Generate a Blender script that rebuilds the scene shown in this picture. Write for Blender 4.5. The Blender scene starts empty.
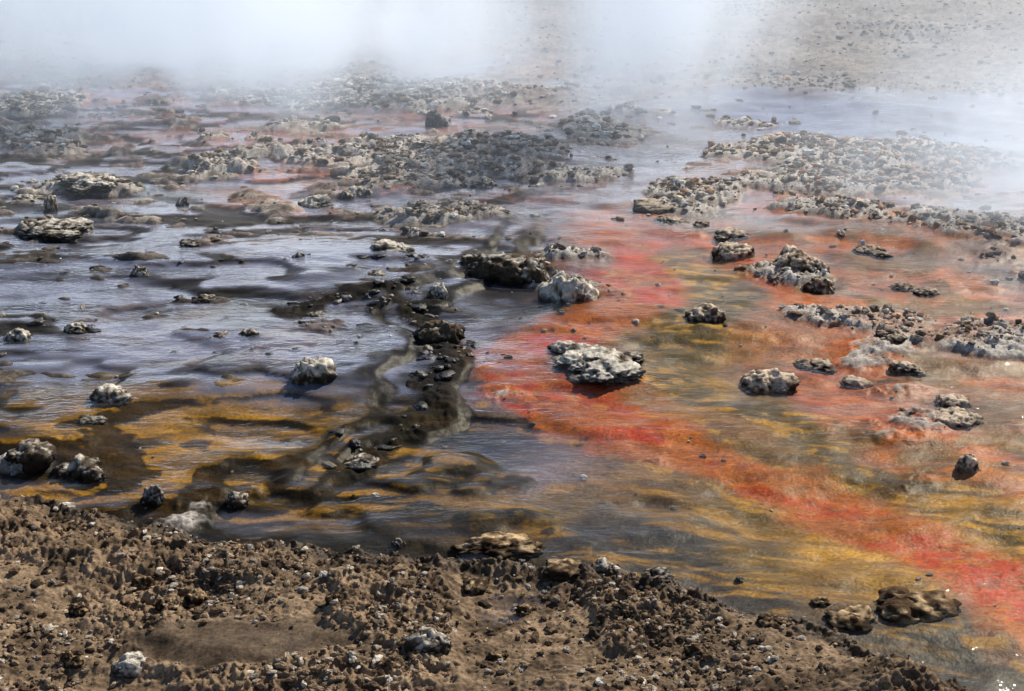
import bpy, math, random
import numpy as np
from mathutils import Vector
rng=np.random.default_rng(7); random.seed(7)
sc=bpy.context.scene
sc.view_settings.view_transform='Standard'; sc.view_settings.look='None'; sc.view_settings.exposure=0
# ---------------------------------------------------------------- noise
def h2(ix,iy,s):
    n=(ix.astype(np.int64)*374761393+iy.astype(np.int64)*668265263+s*1442695041)&0xffffffff
    n=((n^(n>>13))*1274126177)&0xffffffff
    n=n^(n>>16)
    return (n&0xffff)/65535.0
def vn(x,y,s=0):
    ix=np.floor(x);iy=np.floor(y);fx=x-ix;fy=y-iy
    fx=fx*fx*(3-2*fx);fy=fy*fy*(3-2*fy);ix=ix.astype(np.int64);iy=iy.astype(np.int64)
    a=h2(ix,iy,s);b=h2(ix+1,iy,s);c=h2(ix,iy+1,s);d=h2(ix+1,iy+1,s)
    return (a+(b-a)*fx+(c-a)*fy+(a-b-c+d)*fx*fy)*2-1
def fbm(x,y,o=4,s=0,g=.5):
    r=0;a=1;t=0;c,sn=.8,.6
    for i in range(o):
        r=r+a*vn(x,y,s+i*17);t+=a;a*=g;x,y=(x*c-y*sn)*2.03+3.1,(x*sn+y*c)*2.03+1.7
    return r/t*1.4
def sfb(x,y,o=3,s=0):
    # streaky noise, no octave rotation so the streaks stay long
    r=0;a=1;t=0
    for i in range(o):
        r=r+a*vn(x,y,s+i*17);t+=a;a*=.55;x,y=x*2.1+3.1,y*2.1+1.7
    return r/t*1.4
def bil(x,y,o=3,s=0):
    r=0;a=1;t=0;c,sn=.8,.6
    for i in range(o):
        r=r+a*(1-np.abs(vn(x,y,s+i*13))*2);t+=a;a*=.5;x,y=(x*c-y*sn)*2.1+1.3,(x*sn+y*c)*2.1+4.7
    return r/t
def h3(a,b,c,s):
    return h2(a+c*7919,b+c*104729,s)
def vn3(p,s=0):
    i=np.floor(p).astype(np.int64);f=p-i;f=f*f*(3-2*f);r=0
    for dx in(0,1):
        for dy in(0,1):
            for dz in(0,1):
                w=(f[:,0] if dx else 1-f[:,0])*(f[:,1] if dy else 1-f[:,1])*(f[:,2] if dz else 1-f[:,2])
                r=r+w*h3(i[:,0]+dx,i[:,1]+dy,i[:,2]+dz,s)
    return r*2-1
def fb3(p,o=3,s=0):
    r=0;a=1
    for k in range(o): r=r+a*vn3(p,s+k*11);a*=.5;p=p*2.07+5.3
    return r
def ss(a,b,x):
    t=np.clip((x-a)/(b-a),0,1);return t*t*(3-2*t)
# ---------------------------------------------------------------- plan data (decimetres / centimetres on the ground)
SAMP="""-63,202T -37,202T -9,202T 6,182T 24,182T 54,202T 54,158T 34,158T -44,139P -33,136P -25,142P -13,142L -3,148P 5,136L 13,134L 25,129B 34,124B 42,124B 18,118L
-43,124L -34,120P -28,124P -17,109S -23,116P -13,105P -33,110L -27,105K -38,109L -32,96K -22,96L -14,94L -8,96N -3,95L 3,99L 1,91L -29,84K -23,86K -17,87L -10,82K
-18,78K -25,76K -21,74L -14,74K -7,89L -4,94N -25,70K -18,73O -17,70L -11,70L -7,70K -22,65K -15,65K -7,64D -13,64K -4,65D -4,60D -2,73D -2,80D 2,74D -1,70L
-2,64L -22,61O -19,59G -16,60G -12,60G -8,59O -20,57D -14,57G -10,56O -6,56D -15,55D -13,53D -9,53O -6,53D -3,53D -8,50D -3,56D -11,50D -4,50D -1,59D -1,56O
1,56L 4,55N 2,53O 5,53N 8,53N 3,49K 0,51O 6,48K 3,47K 9,51O 11,49G 12,47G 9,47O 7,46K 11,44N 13,45G 9,44K 12,42K 15,41K 16,41K 7,94S 13,96L 18,94S 23,91S 28,89S
30,84L 8,86R 13,82O 10,82O 13,76O 10,71O 14,71O 8,73O 19,78L 23,74P 27,76P 17,73S 17,64R 19,67S 24,70P 24,64L 20,64L 22,59P 18,58R 20,55P 17,61S 15,64R 15,68S 9,64G
12,63O 15,59O 17,56O 18,53O 19,50O 5,63R 3,80D 6,86L 5,80R 6,64O""".split()
PAL=dict(D=(.032,.024,.012),O=(.14,.08,.010),G=(.28,.145,.012),R=(.46,.055,.003),S=(.46,.12,.02),L=(.18,.13,.13),B=(.09,.08,.17),P=(.42,.16,.11),N=(.14,.078,.03),T=(.22,.18,.155),K=(.05,.042,.036))
def P3(t): return [tuple(float(v)/100 for v in q.split(',')) for q in t.split()]
RED=P3("73,882,9 87,830,12 83,790,15 54,736,14 23,703,12 2,669,11 1,632,11 22,607,11 48,589,12 82,567,10 112,541,10 136,517,10 157,491,13 167,463,15 177,438,14 195,412,13")
SAL=P3("123,898,7 152,800,7 170,719,7 166,652,8 179,607,8 196,572,6 214,546,6 236,517,6")
GOLD=P3("111,852,14 126,780,16 100,711,16 78,659,13 98,619,10 129,589,10 157,556,10 179,527,11 195,491,12 213,459,11")
LEDGE=P3("-123,744,6 -90,753,6 -63,766,6 -39,719,5 -27,688,5 -36,659,5 -47,638,5 -37,601,5 -54,578,4 -70,562,4 -72,541,4")
BANK=P3("-259,546 -211,529 -182,515 -155,503 -120,488 -81,482 -57,471 -34,462 -4,466 18,460 39,455 66,443 85,429 103,416 125,397 140,385 171,351")
BLOB=P3("-60,1160,157,74 76,1209,52,66 -231,1105,36,44 -315,1037,45,26 -300,911,33,20 -395,1201,51,52 -130,1392,118,57 -447,1339,38,53 256,1053,98,77 328,1123,72,78 205,1160,66,57 138,1022,44,45 304,936,41,55 253,711,21,26 -50,950,48,22 192,744,33,14 218,977,64,35 -33,1087,94,36 37,1070,69,28 173,820,30,25 30,863,38,18 -215,545,22,9 16,802,26,18")
ROCK=P3("""-94,636,23,12 -185,613,24,9 -144,520,11,9 -111,519,11,7 -180,544,25,13 -201,548,21,11 -219,804,12,8 -228,705,14,6 -255,695,16,7 -135,692,12,5 -76,852,31,9 -138,986,29,10 -234,986,10,9 -348,1003,26,10
-312,1028,49,12 -321,963,11,14 -297,901,49,10 -38,692,27,11 -42,766,12,10 -129,830,9,5 -24,1037,27,9 -114,1012,26,9 -7,820,57,15 32,773,34,19 14,808,30,14 42,660,49,14 34,679,30,10 104,734,23,9 126,649,30,11
154,680,23,6 170,657,17,7 198,669,17,9 200,708,16,7 210,628,19,8 203,601,25,9 192,548,12,8 139,863,30,10 101,974,34,7 109,942,25,7 128,936,16,7 174,830,37,13 179,796,23,11 231,804,18,7 242,794,18,6
227,868,25,9 144,906,26,8 -6,481,38,9 53,461,12,4 -122,397,13,6 -27,403,15,7 -43,485,6,4 82,456,5,3 17,461,7,3 141,434,31,7 115,426,20,5 107,438,8,3 -514,1853,50,33 -254,1635,55,32 -67,1266,22,18 32,461,11,4 -65,556,17,5 -187,589,13,4
-110,438,11,6 -130,446,9,5 -118,430,8,4 -146,425,9,5 -60,425,7,4 5,435,8,4 40,425,7,3 60,402,9,4 -5,400,8,4 -140,395,8,5 20,460,18,6 -15,452,14,5 88,420,12,4 -150,690,14,5 -105,735,16,5 -172,760,15,5 -80,800,15,6 -200,860,16,5""")
# ---------------------------------------------------------------- fields
def ribbon(x,y,pts,warp=.05,s=3):
    wx=x+warp*fbm(x*2.5,y*2.5,3,s);wy=y+warp*1.5*fbm(x*2.5+9,y*2.5,3,s+5)
    best=np.full(x.shape,9.0)
    for a,b in zip(pts[:-1],pts[1:]):
        dx,dy=b[0]-a[0],b[1]-a[1];L=dx*dx+dy*dy
        t=np.clip(((wx-a[0])*dx+(wy-a[1])*dy)/L,0,1)
        d=np.hypot(wx-a[0]-t*dx,wy-a[1]-t*dy)/(a[2]+(b[2]-a[2])*t)
        best=np.minimum(best,d)
    return best
XLy=[5.2,5.41,5.62,5.78,6.01,6.38,6.59,6.88,7.19,7.66,8.2,9.2];XLx=[-.9,-.72,-.70,-.54,-.37,-.47,-.36,-.27,-.39,-.55,-.1,.1]
def level(x,y):
    xl=np.interp(y,XLy,XLx)+.16*fbm(x*3,y*3,4,41)
    q1=xl-x;fy=ss(4.8,6.2,y+.5*fbm(x*1.3,y*1.3,2,43))*(1-ss(8.5,10,y))
    D=(ss(-.12,.0,q1)*.5+ss(.10,.22,q1)*.5)*fy
    rise=np.maximum(ss(-.15,-.08,q1)*(1-ss(-.02,.06,q1)),ss(.08,.13,q1)*(1-ss(.18,.28,q1)))*fy
    P=.024*(y-4)+.045*fbm(x*.8,y*1.2,4,21)+.012*fbm(x*3,y*5,3,77)
    left=1-ss(-.2,.8,x)
    h=.030
    q=P/h;fl=np.floor(q);fr=q-fl
    w=.5+.25*fbm(x*1.7,y*1.7,2,79)
    st=(fl+ss(w,1,fr))*h
    k=(.25+.6*left)*(.4+.6*ss(-.4,.3,fbm(x*1.1,y*1.4,2,83)))
    return st*k+P*(1-k)+.060*D, np.maximum(ss(w,w+.15,fr)*(1-ss(.88,1,fr))*left*k,rise)
def bankd(x,y):
    b=np.array(BANK);yb=np.interp(x,b[:,0],b[:,1])
    yb=np.where(x<-2.59,5.46+(-2.59-x)*.3,yb);yb=np.where(x>1.71,3.51-(x-1.71)*1.1,yb)
    return yb+.06*fbm(x*2.2,y*2.2,3,51)+.035*fbm(x*8,y*8,3,52)-y
def rubmask(x,y):
    m=np.zeros(x.shape)
    for bx,by,a,b in BLOB:
        m=np.maximum(m,np.exp(-.9*(((x-bx)/a)**2+((y-by)/b)**2)))
    return m
def mudmask(x,y):
    m=np.exp(-(((x+.85)/.46)**2+((y-4.05)/.15)**2)*1.3)
    return ss(.25,.6,m+.22*fbm(x*5,y*6,4,5))
def terrain(x,y,color=True):
    L,edge=level(x,y)
    far=ss(14.0,15.2,y+.4*fbm(x*.4,y*.3,3,61)+.9*np.exp(-((x-.3)/1.2)**2)+.7*ss(2,3,x))
    bd=bankd(x,y);bank=ss(-.04,.30,bd);soil=ss(-.04,.02,bd)
    rm=rubmask(x,y)
    rn=fbm(x*1.6,y*1.9,4,71)
    rub=ss(.28,.62,rm+.55*rn)*(1-soil)
    left=(1-ss(-.6,.2,x))*ss(5.9,6.6,y)*(1-far)
    up=ss(8.5,10,y)*(1-far)
    isl=fbm(x*1.7,y*3.0,5,81,.55);is2=fbm(x*3.1,y*7,4,85,.55)
    relief=.007*fbm(x*1.1,y*1.4,3,91)+.006*fbm(x*6,y*8,4,92)
    relief=relief+left*(.014*np.maximum(isl-.15,0)*2.2+.045*np.maximum(is2-.25,0))+up*(.006*np.maximum(isl,0)*2+.02*np.maximum(is2-.25,0))
    lum=.5+.5*bil(x*7,y*7,3,101)
    knob=bil(x*19,y*19,3,103)
    z=L-.014+relief*1.2
    z=z+rub*(.014+.038*np.clip(lum,0,1.2)*(.5+.5*rm)+.022*knob)
    rl=ribbon(x,y,LEDGE,.13,33)
    led=(1-ss(.5,2.4,rl+.9*fbm(x*4,y*4,3,35)))
    z=z+led*(.001+.014*knob+.012*lum)
    clod=.5+.5*bil(x*9,y*9,3,111)
    mud=mudmask(x,y)
    rock_=ss(.0,.45,fbm(x*2.3,y*2.3,3,118))
    rel=(.018*clod+.036*rock_*clod+.014*bil(x*33,y*33,3,113)*(.4+rock_)+.003*vn(x*90,y*90,9))
    z=z+bank*(.045+.045*fbm(x*1.6+4,y*1.6,3,112)*(1-mud))+soil*(rel*(1-mud)+mud*.008)
    z=z+far*(.035+.06*fbm(x*.35,y*.35,3,121)+.016*bil(x*6,y*6,3,122)+.014*knob)+ss(16,60,y)*.8+np.clip(y-60,0,1e9)*.012
    if not color: return z,L
    # ---- bed colours
    s=.06*y;wx=x+.04*s*fbm(x*2,y*2,3,131);wy=y+s*.9*fbm(x*2+7,y*2.4,3,132)
    W=np.zeros(x.shape);C=np.zeros(x.shape+(3,))
    for q in SAMP:
        k=q[-1];px,py=[float(v)/10 for v in q[:-1].split(',')]
        w=1/(((wx-px)**2+.7*(wy-py)**2)/s**2+.15)**2.6
        W+=w
        for i in range(3): C[...,i]+=w*PAL[k][i]
    C/=W[...,None]
    def mix(C,col,f): return C*(1-f[...,None])+np.array(col)*f[...,None]
    n1=fbm(x*5,y*6,4,141);n2=fbm(x*14,y*16,3,142);n3=fbm(x*1.3,y*1.5,3,143)
    xr=x+.06*fbm(x*3,y*3,2,160);yr=y+.3*x*(x>.3)+.05*fbm(x*3,y*3,2,161);st1=sfb(xr*5,yr*22,3,162)
    r=ribbon(x,y,RED,.10,8);fr=(1-ss(.75,2.0,r+.6*n1+.25*n2+.25*st1))
    C=mix(C,(.50,.13,.004),fr*.95);C=mix(C,(.44,.030,.001),fr*ss(-.1,.35,n1+.4*n3+.3*st1)*.85)
    C=mix(C,(.13,.018,.002),fr*ss(.10,.5,.6*n2+.6*st1)*.65)
    C=mix(C,(.46,.22,.012),(1-ss(.1,.5,np.abs(r-1.8)))*ss(.0,.5,n2+.3*st1)*.6)
    r=ribbon(x,y,SAL,.14,9);C=mix(C,(.48,.08,.004),(1-ss(.7,2.8,r+.6*n1))*.8)
    sal=ss(.9,1.6,x)*ss(4.8,5.5,y)*(1-ss(10.0,11.5,y));C=mix(C,(.48,.13,.008),sal*ss(-.30,.25,fbm(x*2.4,y*3,4,151))*.75)
    C=mix(C,(.11,.075,.012),sal*ss(.10,.45,fbm(x*2.8,y*3.4,4,155))*.75)
    C=mix(C,(.36,.20,.16),sal*ss(.20,.5,fbm(x*2.1,y*3.9,4,157))*.45)
    g=ribbon(x,y,GOLD,.12,7);C=mix(C,(.095,.06,.006),(1-ss(.6,1.7,g+.5*n1))*.88)
    C=mix(C,(.44,.22,.015),(1-ss(.8,1.7,g))*ss(.05,.5,.5*n2+.8*st1)*.7)
    pk=(1-ss(0,1,x))*ss(9.4,10.4,y)*(1-ss(14,15,y))*(1-ss(-.004,.004,z-L));C=mix(C,(.50,.17,.11),pk*ss(-.1,.4,fbm(x*1.4,y*2.2,4,152))*.6)
    ol=(1-soil)*ss(-2.5,-2,x)*(1-ss(-.6,.2,x))*ss(4.9,5.2,y)*(1-ss(5.9,6.3,y));C=mix(C,(.05,.036,.012),ol*ss(-.1,.4,fbm(x*2.5,y*8,4,156)+.4*st1)*.75);C=mix(C,(.42,.21,.015),ol*ss(.05,.6,st1+.5*n3)*.7)
    ol=(1-soil)*ss(-.6,.6,x)*(1-ss(5.2,5.6,y));C=mix(C,(.40,.20,.015),ol*ss(.05,.55,fbm(x*3,y*5,4,154)*.6+st1*.6)*.6*(1-fr))
    C*=(1+.30*n1+.22*n2+.34*st1)[...,None].clip(.3,2)
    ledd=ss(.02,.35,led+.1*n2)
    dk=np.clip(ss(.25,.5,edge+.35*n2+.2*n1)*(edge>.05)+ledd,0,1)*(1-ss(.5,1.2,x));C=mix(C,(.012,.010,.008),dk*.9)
    # emergent crust
    above=ss(-.002,.010,z-L)*(1-soil)*(1-far)
    cr=np.clip(.55+.5*n2+.35*knob,0,1)
    crust=np.array((.13,.10,.075))+cr[...,None]**2*np.array((.44,.395,.34))
    ab=above*.9*(1-ledd)*(1-.65*left*(1-rub)*(1-ss(8.3,9.3,y)))
    C=C*(1-ab[...,None])+crust*ab[...,None]
    wht=rub*ss(.4,.75,lum+.25*n1)*.7;C=mix(C,(.66,.61,.54),wht*above)
    red=above*ss(.8,1.6,x)*ss(.1,.5,n3+.3*n1);C=mix(C,(.40,.18,.09),red*.5)
    # soil
    so=np.clip(.5+.5*n2+.3*n1,0,1)[...,None]
    S=np.array((.085,.056,.034))+so*np.array((.28,.195,.12))
    S=S*(1-(.35*ss(.0,.5,n3))[...,None])*(1+.5*(clod-.5))[...,None]
    S=S*(1-.5*mud[...,None]); shore=ss(-.05,.0,bd)*(1-ss(.03,.16,bd));S=S*(1-.65*shore[...,None])
    C=C*(1-soil[...,None])+S*soil[...,None]
    fc=np.array((.17,.145,.125))+np.clip(.5+.6*n2+.3*n3,0,1)[...,None]*np.array((.24,.215,.19))
    C=C*(1-(far*.85)[...,None])+fc*(far*.85)[...,None]
    wet=np.clip(1-above-ledd*.9-soil*(1-.85*np.maximum(mud,shore))-far,0,1)
    return z,L,C.clip(.003,.9),wet
# ---------------------------------------------------------------- mesh helpers
def mesh_np(name,V,F,col=None,mats=(),smooth=True,wet=None):
    me=bpy.data.meshes.new(name);n=F.shape[1]
    me.vertices.add(len(V));me.vertices.foreach_set('co',V.astype(np.float32).ravel())
    me.loops.add(F.size);me.loops.foreach_set('vertex_index',F.astype(np.int32).ravel())
    me.polygons.add(len(F));me.polygons.foreach_set('loop_start',np.arange(0,F.size,n,dtype=np.int32))
    me.polygons.foreach_set('use_smooth',np.full(len(F),smooth))
    me.update(calc_edges=True)
    if col is not None:
        a=me.color_attributes.new('Col','FLOAT_COLOR','POINT')
        c=np.ones((len(V),4),np.float32);c[:,:3]=col
        if wet is not None:c[:,3]=wet
        a.data.foreach_set('color',c.ravel())
    for m in mats: me.materials.append(m)
    ob=bpy.data.objects.new(name,me);bpy.context.collection.objects.link(ob);return ob
def fan(ys,ss_,wfun):
    Y,S=np.meshgrid(ys,ss_,indexing='ij');X=S*wfun(Y)
    n,m=Y.shape;i=np.arange((n-1)*(m-1));r=i//(m-1);c=i%(m-1);a=r*m+c
    return X.ravel(),Y.ravel(),np.stack([a,a+1,a+m+1,a+m],1)
# ---------------------------------------------------------------- materials
def newmat(n):
    m=bpy.data.materials.new(n);m.use_nodes=True;nt=m.node_tree;nt.nodes.clear();return m,nt
def N(nt,t,**k):
    n=nt.nodes.new(t)
    for a,b in k.items(): setattr(n,a,b)
    return n
def ground_mat(name,fine=60,wetmode=True,bump=.5,dist=.006):
    m,nt=newmat(name);l=nt.links.new
    o=N(nt,'ShaderNodeOutputMaterial');b=N(nt,'ShaderNodeBsdfPrincipled');l(b.outputs[0],o.inputs[0])
    at=N(nt,'ShaderNodeAttribute',attribute_name='Col');tc=N(nt,'ShaderNodeTexCoord')
    n1=N(nt,'ShaderNodeTexNoise');n1.inputs['Scale'].default_value=fine;n1.inputs['Detail'].default_value=5;n1.inputs['Roughness'].default_value=.65
    l(tc.outputs['Object'],n1.inputs['Vector'])
    mr=N(nt,'ShaderNodeMapRange');mr.inputs[1].default_value=.3;mr.inputs[2].default_value=.7;mr.inputs[3].default_value=.45;mr.inputs[4].default_value=1.55
    l(n1.outputs['Fac'],mr.inputs[0])
    mx=N(nt,'ShaderNodeVectorMath',operation='SCALE');l(at.outputs['Color'],mx.inputs[0]);l(mr.outputs[0],mx.inputs['Scale'])
    l(mx.outputs[0],b.inputs['Base Color'])
    r=N(nt,'ShaderNodeMapRange');r.inputs[3].default_value=.93;r.inputs[4].default_value=.4
    if wetmode: l(at.outputs['Alpha'],r.inputs[0])
    else: r.inputs[0].default_value=.05
    l(r.outputs[0],b.inputs['Roughness'])
    bp=N(nt,'ShaderNodeBump');bp.inputs['Strength'].default_value=bump;bp.inputs['Distance'].default_value=dist
    l(n1.outputs['Fac'],bp.inputs['Height']);l(bp.outputs[0],b.inputs['Normal'])
    b.inputs['Specular IOR Level'].default_value=.10 if wetmode else .15
    return m
M_ground=ground_mat('sinter_ground',70,True,.6,.005)
M_rock=ground_mat('sinter_rock',45,False,.9,.010)
M_wet=ground_mat('wet_rock',45,False,.9,.008);M_wet.node_tree.nodes['Principled BSDF'].inputs['Specular IOR Level'].default_value=.4
for n_ in M_wet.node_tree.nodes:
    if n_.type=='MAP_RANGE' and abs(n_.inputs[3].default_value-.93)<.01: n_.inputs[0].default_value=1.0
m,nt=newmat('thermal_water');l=nt.links.new
def mathn(op,a,b=None):
    n=N(nt,'ShaderNodeMath',operation=op)
    for i,v in enumerate((a,b)):
        if v is None: continue
        if isinstance(v,(int,float)): n.inputs[i].default_value=v
        else: l(v,n.inputs[i])
    return n.outputs[0]
o=N(nt,'ShaderNodeOutputMaterial');tr=N(nt,'ShaderNodeBsdfTransparent');tr.inputs[0].default_value=(.99,.97,.90,1)
gl=N(nt,'ShaderNodeBsdfGlossy');gl.inputs['Roughness'].default_value=.035;gl.inputs[0].default_value=(1,1,1,1)
tc=N(nt,'ShaderNodeTexCoord');mp=N(nt,'ShaderNodeMapping');mp.inputs['Scale'].default_value=(.6,1.5,1);mp.inputs['Rotation'].default_value=(0,0,.22)
l(tc.outputs['Object'],mp.inputs[0])
na=N(nt,'ShaderNodeTexNoise');na.inputs['Scale'].default_value=17;na.inputs['Detail'].default_value=3;na.inputs['Distortion'].default_value=1.0
nb=N(nt,'ShaderNodeTexNoise');nb.inputs['Scale'].default_value=2.0;nb.inputs['Detail'].default_value=2
l(mp.outputs[0],na.inputs[0]);l(mp.outputs[0],nb.inputs[0])
st=N(nt,'ShaderNodeMapRange');st.inputs[1].default_value=.42;st.inputs[2].default_value=.62;st.inputs[3].default_value=.3;st.inputs[4].default_value=1.0
l(nb.outputs['Fac'],st.inputs[0])
bp=N(nt,'ShaderNodeBump');bp.inputs['Distance'].default_value=.012;l(na.outputs['Fac'],bp.inputs['Height']);l(st.outputs[0],bp.inputs['Strength'])
ge=N(nt,'ShaderNodeNewGeometry');dt=N(nt,'ShaderNodeVectorMath',operation='DOT_PRODUCT');l(bp.outputs[0],dt.inputs[0]);l(ge.outputs['Incoming'],dt.inputs[1])
at=N(nt,'ShaderNodeAttribute',attribute_name='Col');sx_=N(nt,'ShaderNodeSeparateColor');l(at.outputs['Color'],sx_.inputs[0])
cs=mathn('ABSOLUTE',dt.outputs['Value']);om=mathn('SUBTRACT',1.0,cs);p5=mathn('POWER',om,5.0);fr=mathn('MULTIPLY',mathn('ADD',mathn('MULTIPLY',p5,1.1),.015),sx_.outputs[0])
l(bp.outputs[0],gl.inputs['Normal'])
df=N(nt,'ShaderNodeBsdfDiffuse');df.inputs[0].default_value=(.46,.48,.64,1)  # pale diffuse layer on the water, paints in the reflected sky and steam
m1=N(nt,'ShaderNodeMixShader');l(at.outputs['Alpha'],m1.inputs[0]);l(tr.outputs[0],m1.inputs[1]);l(df.outputs[0],m1.inputs[2])
m2=N(nt,'ShaderNodeMixShader');l(fr,m2.inputs[0]);l(m1.outputs[0],m2.inputs[1]);l(gl.outputs[0],m2.inputs[2])
l(m2.outputs[0],o.inputs[0]);M_water=m
# ---------------------------------------------------------------- ground sheet
ys=1/np.linspace(1/3.3,1/26,880)
ys=np.concatenate([[-60,-20,-5,1,2.4,3.0],ys,[28,31,35,40,50,70,110,200,400,700]])
sx=np.concatenate([[-60,-15,-5,-2.2,-1.4,-1.1],np.linspace(-1,1,920),[1.1,1.4,2.2,5,15,60]])
wf=lambda Y:.42*np.maximum(Y,3.2)+.25
X,Y,F=fan(ys,sx,wf)
z,L,C,wet=terrain(X,Y)
z=np.where(Y<3.0,np.minimum(z,.12),z)
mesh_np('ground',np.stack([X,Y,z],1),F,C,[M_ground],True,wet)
# ---------------------------------------------------------------- water sheet
ys=1/np.linspace(1/3.0,1/16.5,640);X,Y,F=fan(ys,np.linspace(-1.05,1.05,640),wf)
Lw,_e=level(X,Y)
zw=Lw+.0012*fbm(X*7,Y*11,3,201)
fl=fbm(X*.9,Y*3.4,5,205,.6);fs=sfb(X*3,Y*17,3,206)
lf=(1-ss(-.5,.3,X))*ss(5.9,6.5,Y)
painted_sheen=.01+lf*(.05+.40*ss(-.25,.25,fl+.45*fs))+.17*ss(8.6,10.5,Y)*ss(-.5,.3,fl)+.03*ss(.9,1.8,X)*ss(6.3,7.5,Y)*ss(-.1,.4,fl)  # amount of pale film colour standing in for steam and sky reflection, in streaks
painted_sheen+=.12*np.exp(-((X-.15)/.35)**2-((Y-5.55)/.35)**2)+.05*ss(-1.5,-.5,X)*(1-ss(.4,1,X))*(1-ss(4.9,5.2,Y))*ss(-.3,.4,fl+.5*fs)
painted_sheen+=.10*(1-ss(-.8,.0,X))*(1-ss(5.7,6.2,Y))*ss(.1,.5,fl+.6*fs)
eg=np.clip(_e*1.2,0,1);ledw=1-ss(.6,2.6,ribbon(X,Y,LEDGE,.13,33))
painted_sheen*=(1-.9*eg)*(1-.9*ledw)
colw=np.ones((len(X),3));colw[:,0]=1.35*np.clip(1-1.2*np.clip(eg*(X<.5)+ledw*1.2,0,1),0,1)*(1-.68*ss(-.1,.8,X)*(1-ss(8.5,10,Y)))*(1-.45*ss(10.5,12.5,Y))*(1-.35*(1-ss(5.2,6.2,Y)))
mesh_np('water',np.stack([X,Y,zw],1),F,colw,[M_water],True,painted_sheen.clip(0,.5))
# ---------------------------------------------------------------- rocks
import bmesh
def ico(n):
    bm=bmesh.new();bmesh.ops.create_icosphere(bm,subdivisions=n,radius=1)
    V=np.array([v.co[:] for v in bm.verts]);Fc=np.array([[v.index for v in f.verts] for f in bm.faces]);bm.free();return V,Fc
ICO={n:ico(n) for n in(1,2,3,4,5)}
def vnorm(V,F):
    n=np.cross(V[F[:,1]]-V[F[:,0]],V[F[:,2]]-V[F[:,0]]);o=np.zeros_like(V)
    for i in range(3): np.add.at(o,F[:,i],n)
    return o/(np.linalg.norm(o,axis=1,keepdims=True)+1e-9)
def rockV(w,h,seed,lod=4,dep=.75,lobes=1):
    r_=random.Random(seed*31);Vs=[];Fs=[];off=0
    for k in range(lobes):
        V,Fc=ICO[lod];V=V.copy();p=V+seed*3.71+k*9.1
        r=1+.34*fb3(p*1.1,2,seed+k)
        b=1-np.abs(fb3(p*2.6,2,seed+3+k));r=r+.34*(b-.6)
        b=1-np.abs(fb3(p*6.5,3,seed+5+k));r=r+.22*(b-.6)
        b=1-np.abs(fb3(p*15,2,seed+8+k));r=r+.09*(b-.6)
        V=V*r[:,None]
        if lobes>1:
            a=r_.uniform(0,6.28);q=r_.uniform(.35,1.0) if k else 0;sz=r_.uniform(.35,.62) if k else .75
            V=V*np.array([sz,sz,sz*r_.uniform(.7,1.1)])+np.array([math.cos(a)*q,math.sin(a)*q*.9,0])
        Vs.append(V);Fs.append(Fc+off);off+=len(V)
    V=np.concatenate(Vs);Fc=np.concatenate(Fs)
    ex=np.ptp(V[:,0]);V[:,0]-=(V[:,0].max()+V[:,0].min())/2;V[:,1]-=(V[:,1].max()+V[:,1].min())/2
    V*=np.array([w/ex,w*dep/np.ptp(V[:,1]),1.0]);V[:,2]*=h/V[:,2].max()
    return V,Fc
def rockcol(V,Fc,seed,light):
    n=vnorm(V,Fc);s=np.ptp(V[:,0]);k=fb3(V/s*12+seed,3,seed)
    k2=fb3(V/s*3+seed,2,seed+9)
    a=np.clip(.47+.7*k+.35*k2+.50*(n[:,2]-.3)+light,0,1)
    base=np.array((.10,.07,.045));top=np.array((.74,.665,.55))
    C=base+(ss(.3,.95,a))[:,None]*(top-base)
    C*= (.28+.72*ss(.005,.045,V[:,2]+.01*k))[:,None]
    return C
def zat(x,y):
    a,b=terrain(np.array([x]),np.array([y]),False);return float(a[0]),float(b[0])
bright={0:.1,18:.3,23:.25,27:.15,28:.2,35:.3,36:.1,37:.4,40:.2,48:.3,33:.15,34:.2,25:-.05}
dark={22:-.45,17:-.45,9:-.2,24:-.3,46:-.25,49:-.3,53:-.3,54:-.3,4:-.2,5:-.3,2:-.15,3:-.1,60:-.4}
flat=(4,5,13,14,16,29,30,31,32,33,34,37,38,39,42,43,44,45,61,25,26,57,72,73,75,76,77,78,79)
for i,(x,y,w,h) in enumerate(ROCK):
    zb,Lb=zat(x,y);zb=max(zb,Lb-.012)-.004
    big=w>.4
    hh=h*(.55 if i in flat else .85)
    V,Fc=rockV(w,hh,i+1,5 if big else 4,1.0 if i in flat else .85,6 if big else (4 if w>.2 else 1+(i%3)))
    if i==46: V,Fc=rockV(w,hh*.6,i+1,5,.6,1)
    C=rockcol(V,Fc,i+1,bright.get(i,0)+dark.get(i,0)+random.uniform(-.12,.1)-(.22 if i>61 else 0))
    if i in(46,53,54,55) or 61<i<75: C=C*np.array((.95,.74,.5))
    if x>1 and 5<y<10: C=C*np.array((1,.88,.78))
    if i in(56,57,58): C=C*.35+.07
    ob=mesh_np('sinter_rock' if i!=46 else 'mud_slab',V,Fc,C,[M_rock]);ob.location=(x,y,zb);ob.rotation_euler=(0,0,random.uniform(-.25,.25))
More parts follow.
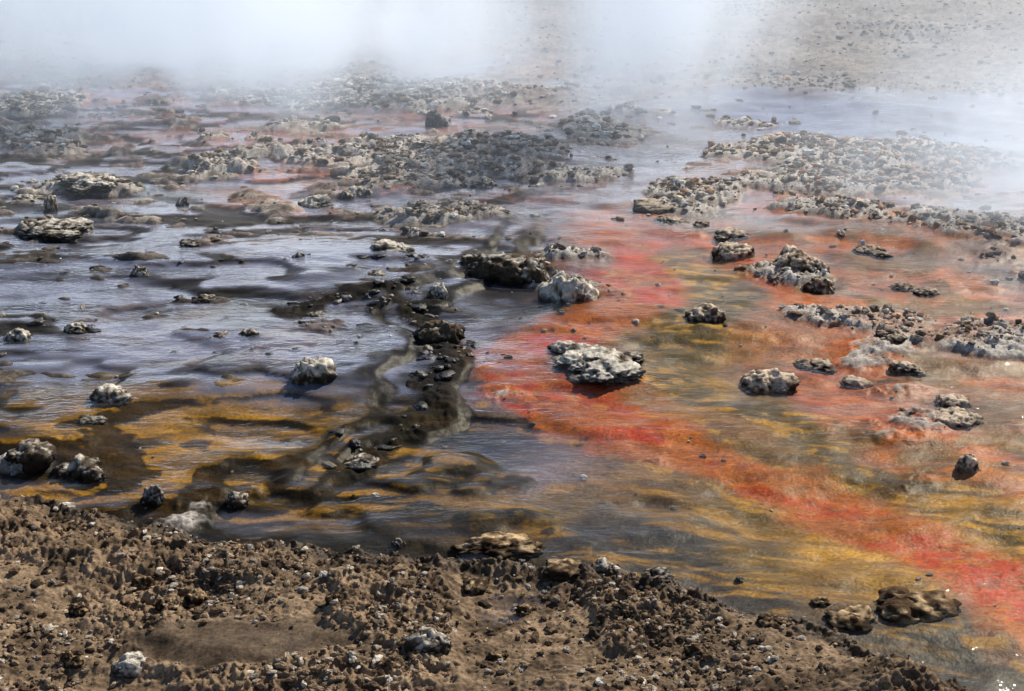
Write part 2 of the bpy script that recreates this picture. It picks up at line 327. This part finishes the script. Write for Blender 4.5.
# ---------------------------------------------------------------- scattered stones (joined)
def scatter(name,pts,sizes,lod,cols,flat=.65,sink=.2,smooth=False,mat=None):
    protos=[];
    for k in range(14):
        V,Fc=ICO[lod];p=V+k*5.3;V=V*(1+.5*fb3(p*1.3,2,k+50)+.28*fb3(p*4,2,k+70))[:,None];protos.append(V)
    n=len(pts);zz,LL=terrain(pts[:,0],pts[:,1],False);zz=np.maximum(zz,LL-.012)
    P=np.array(protos)[rng.integers(0,14,n)]
    a=rng.uniform(0,6.28,n);c,s=np.cos(a)[:,None],np.sin(a)[:,None]
    sc3=np.stack([rng.uniform(.8,1.5,n),rng.uniform(.6,1.1,n),rng.uniform(.45,1,n)*flat*1.2],1)
    P=P*sc3[:,None,:]*sizes[:,None,None]*.5
    Q=P.copy();Q[:,:,0]=P[:,:,0]*c-P[:,:,1]*s;Q[:,:,1]=P[:,:,0]*s+P[:,:,1]*c
    Q[:,:,0]+=pts[:,0:1];Q[:,:,1]+=pts[:,1:2];Q[:,:,2]+=(zz+sizes*.5*flat*(1-sink*2))[:,None]
    m=P.shape[1];FF=(ICO[lod][1][None]+(np.arange(n)*m)[:,None,None]).reshape(-1,3)
    CC=np.repeat(cols,m,0)*rng.uniform(.75,1.25,(n*m,1))
    return mesh_np(name,Q.reshape(-1,3),FF,CC.clip(0,.8),[mat or M_rock],smooth)
def tone(n,pal,x=None):
    pal=np.array(pal);c=pal[rng.integers(0,len(pal),n)]*rng.uniform(.6,1.3,(n,1));return c
c=np.stack([rng.uniform(-6,6,160000),rng.uniform(7,15,160000)],1);c=c[np.abs(c[:,0])<.42*c[:,1]]
w=ss(.35,.75,rubmask(c[:,0],c[:,1])+.55*fbm(c[:,0]*1.6,c[:,1]*1.9,4,71));c=c[rng.random(len(c))<w*.6+.007]
c=c[rng.permutation(len(c))[:11000]];n=len(c);s=.010+.06*rng.random(n)**4*(c[:,1]/10)
GP=[(.18,.145,.11),(.34,.29,.235),(.52,.465,.39),(.74,.68,.59),(.44,.39,.32),(.30,.215,.14)]
cl=tone(n,GP);rd=(c[:,0]>1)&(rng.random(n)<.3);cl[rd]*=np.array((1.15,.78,.60))
scatter('sinter_rubble',c,s,2,cl,.7,.35)
c=np.stack([rng.uniform(-3,2.6,70000),rng.uniform(3.2,5.6,70000)],1);b=bankd(c[:,0],c[:,1])
cl_=fbm(c[:,0]*1.8,c[:,1]*1.8,3,301);mud=mudmask(c[:,0],c[:,1])
keep=(b>-.03)&(rng.random(len(c))<(.15+.6*ss(-.1,.5,cl_))*(1-.95*mud));c=c[keep][:15000];n=len(c)
s=.004+.022*rng.random(n)**3;s=np.where(rng.random(n)<.035,s+.03*rng.random(n),s)
SP=[(.12,.075,.045),(.22,.15,.09),(.36,.27,.18),(.07,.048,.03),(.28,.19,.115),(.58,.50,.40)]
scatter('bank_gravel',c,s,2,tone(n,SP),.75,.3)
c=np.stack([rng.uniform(-4,4,9000),rng.uniform(4.2,11,9000)],1);c=c[np.abs(c[:,0])<.42*c[:,1]];b=bankd(c[:,0],c[:,1])
z_,L_=terrain(c[:,0],c[:,1],False);led_=ribbon(c[:,0],c[:,1],LEDGE,.13,33)
pr=.02+.4*ss(-.010,.0,z_-L_)*(led_>2.6);pr=np.where((b>-.1)&(b<.03),.4,pr);c=c[(rng.random(len(c))<pr)&(b<.03)];n=len(c)
scatter('stream_pebbles',c,.008+.032*rng.random(n)**3,2,tone(n,GP)*.65,.6,.3)
# dark wet stones along parts of the terrace edge and the low bars in the left shallows
pl=[]
for (a,b),m_ in zip(zip(LEDGE[:-1],LEDGE[1:]),(10,20,6,12,24,12,4,6,10,2)):
    for k in range(m_):
        t=rng.random();pl.append((a[0]+(b[0]-a[0])*t+rng.normal()*.09,a[1]+(b[1]-a[1])*t+rng.normal()*.10))
for bx,by,bw in((-1.5,7.55,.45),(-1.0,7.1,.35),(-1.9,8.2,.5),(-.8,8.3,.45),(-1.3,6.7,.3),(-2.2,7.2,.35),(-.1,8.35,.35),(-1.6,9.1,.5),(-.6,7.55,.4)):
    for k in range(13): pl.append((bx+rng.normal()*bw*.6,by+rng.normal()*.06))
c=np.array(pl);n=len(c)
scatter('dark_ledge_stones',c,.016+.075*rng.random(n)**3,3,tone(n,[(.02,.016,.013),(.035,.028,.022),(.06,.048,.038),(.02,.017,.014),(.20,.17,.14)]),.42,.4,True,M_wet)
c=np.stack([rng.uniform(-10,10,60000),12.8+13*rng.random(60000)**1.2],1);c=c[np.abs(c[:,0])<.43*c[:,1]];z_,L_=terrain(c[:,0],c[:,1],False)
c=c[(z_>L_)&(rng.random(len(c))<.15+.85*ss(-.1,.4,fbm(c[:,0]*.6,c[:,1]*.5,3,311)))][:14000];n=len(c)
scatter('far_gravel',c,.015+.06*rng.random(n)**4,1,tone(n,[(.18,.155,.13),(.28,.24,.21),(.36,.33,.29),(.46,.43,.39)]),.7,.3)
# ---------------------------------------------------------------- steam
def steam(name,loc,size,dens,scale,lo,hi,seed,stretch=1.0,rot=(0,0,0),em=.5):
    V,Fc=ICO[3];ob=mesh_np(name,V,Fc)
    ob.location=loc;ob.scale=size;ob.rotation_euler=rot
    m,nt=newmat('steam_vapour');l=nt.links.new
    o=N(nt,'ShaderNodeOutputMaterial');v=N(nt,'ShaderNodeVolumeScatter');v.inputs['Color'].default_value=(.93,.96,1,1);v.inputs['Anisotropy'].default_value=.55
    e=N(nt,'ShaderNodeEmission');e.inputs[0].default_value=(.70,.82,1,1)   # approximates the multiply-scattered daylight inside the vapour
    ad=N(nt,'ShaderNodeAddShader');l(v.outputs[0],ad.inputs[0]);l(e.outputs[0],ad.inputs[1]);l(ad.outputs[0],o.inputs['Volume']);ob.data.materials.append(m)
    if scale is None:
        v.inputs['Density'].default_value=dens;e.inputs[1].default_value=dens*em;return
    tc=N(nt,'ShaderNodeTexCoord');ln=N(nt,'ShaderNodeVectorMath',operation='LENGTH');l(tc.outputs['Object'],ln.inputs[0])
    fo=N(nt,'ShaderNodeMapRange',interpolation_type='SMOOTHSTEP');fo.inputs[1].default_value=1;fo.inputs[2].default_value=.15;fo.inputs[3].default_value=0;fo.inputs[4].default_value=1;l(ln.outputs['Value'],fo.inputs[0])
    mp=N(nt,'ShaderNodeMapping');mp.inputs['Location'].default_value=(seed*3.1,seed,0);mp.inputs['Scale'].default_value=(size[0],size[1],size[2]*stretch);l(tc.outputs['Object'],mp.inputs[0])
    n=N(nt,'ShaderNodeTexNoise');n.inputs['Scale'].default_value=scale;n.inputs['Detail'].default_value=3;n.inputs['Distortion'].default_value=.5;l(mp.outputs[0],n.inputs[0])
    r=N(nt,'ShaderNodeMapRange');r.inputs[1].default_value=lo;r.inputs[2].default_value=hi;r.inputs[3].default_value=0;r.inputs[4].default_value=dens;l(n.outputs['Fac'],r.inputs[0])
    mu=N(nt,'ShaderNodeMath',operation='MULTIPLY');l(r.outputs[0],mu.inputs[0]);l(fo.outputs[0],mu.inputs[1]);l(mu.outputs[0],v.inputs['Density'])
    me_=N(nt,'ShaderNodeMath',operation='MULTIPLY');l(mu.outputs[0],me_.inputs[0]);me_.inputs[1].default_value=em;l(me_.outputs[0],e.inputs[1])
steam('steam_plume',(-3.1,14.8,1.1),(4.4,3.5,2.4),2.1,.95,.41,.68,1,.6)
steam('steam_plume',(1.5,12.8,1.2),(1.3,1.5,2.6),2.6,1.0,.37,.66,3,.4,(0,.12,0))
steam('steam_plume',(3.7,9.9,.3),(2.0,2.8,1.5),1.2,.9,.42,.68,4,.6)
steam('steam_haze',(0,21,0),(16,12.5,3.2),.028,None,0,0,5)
# ---------------------------------------------------------------- camera, light
cd=bpy.data.cameras.new('camera');cam=bpy.data.objects.new('camera',cd);bpy.context.collection.objects.link(cam);sc.camera=cam
cam.location=(0,0,2.5);cam.rotation_euler=(math.pi/2-math.atan2(495,1422),0,0);cd.lens=50;cd.clip_end=2000;cd.clip_start=.05
az,el=math.radians(38),math.radians(38)
d=Vector((math.sin(az)*math.cos(el),math.cos(az)*math.cos(el),math.sin(el)))
sl=bpy.data.lights.new('sun','SUN');sl.energy=5;sl.angle=math.radians(.5);sl.color=(1,.94,.83)
so=bpy.data.objects.new('sun',sl);bpy.context.collection.objects.link(so);so.rotation_euler=d.to_track_quat('Z','Y').to_euler();so.location=(5,10,10)
w=bpy.data.worlds.new("World");sc.world=w;w.use_nodes=True;nt=w.node_tree
sk=nt.nodes.new('ShaderNodeTexSky');sk.sky_type='NISHITA';sk.sun_disc=False;sk.sun_elevation=el;sk.sun_rotation=az;sk.altitude=4000
nt.links.new(sk.outputs[0],nt.nodes['Background'].inputs[0]);nt.nodes['Background'].inputs[1].default_value=.095
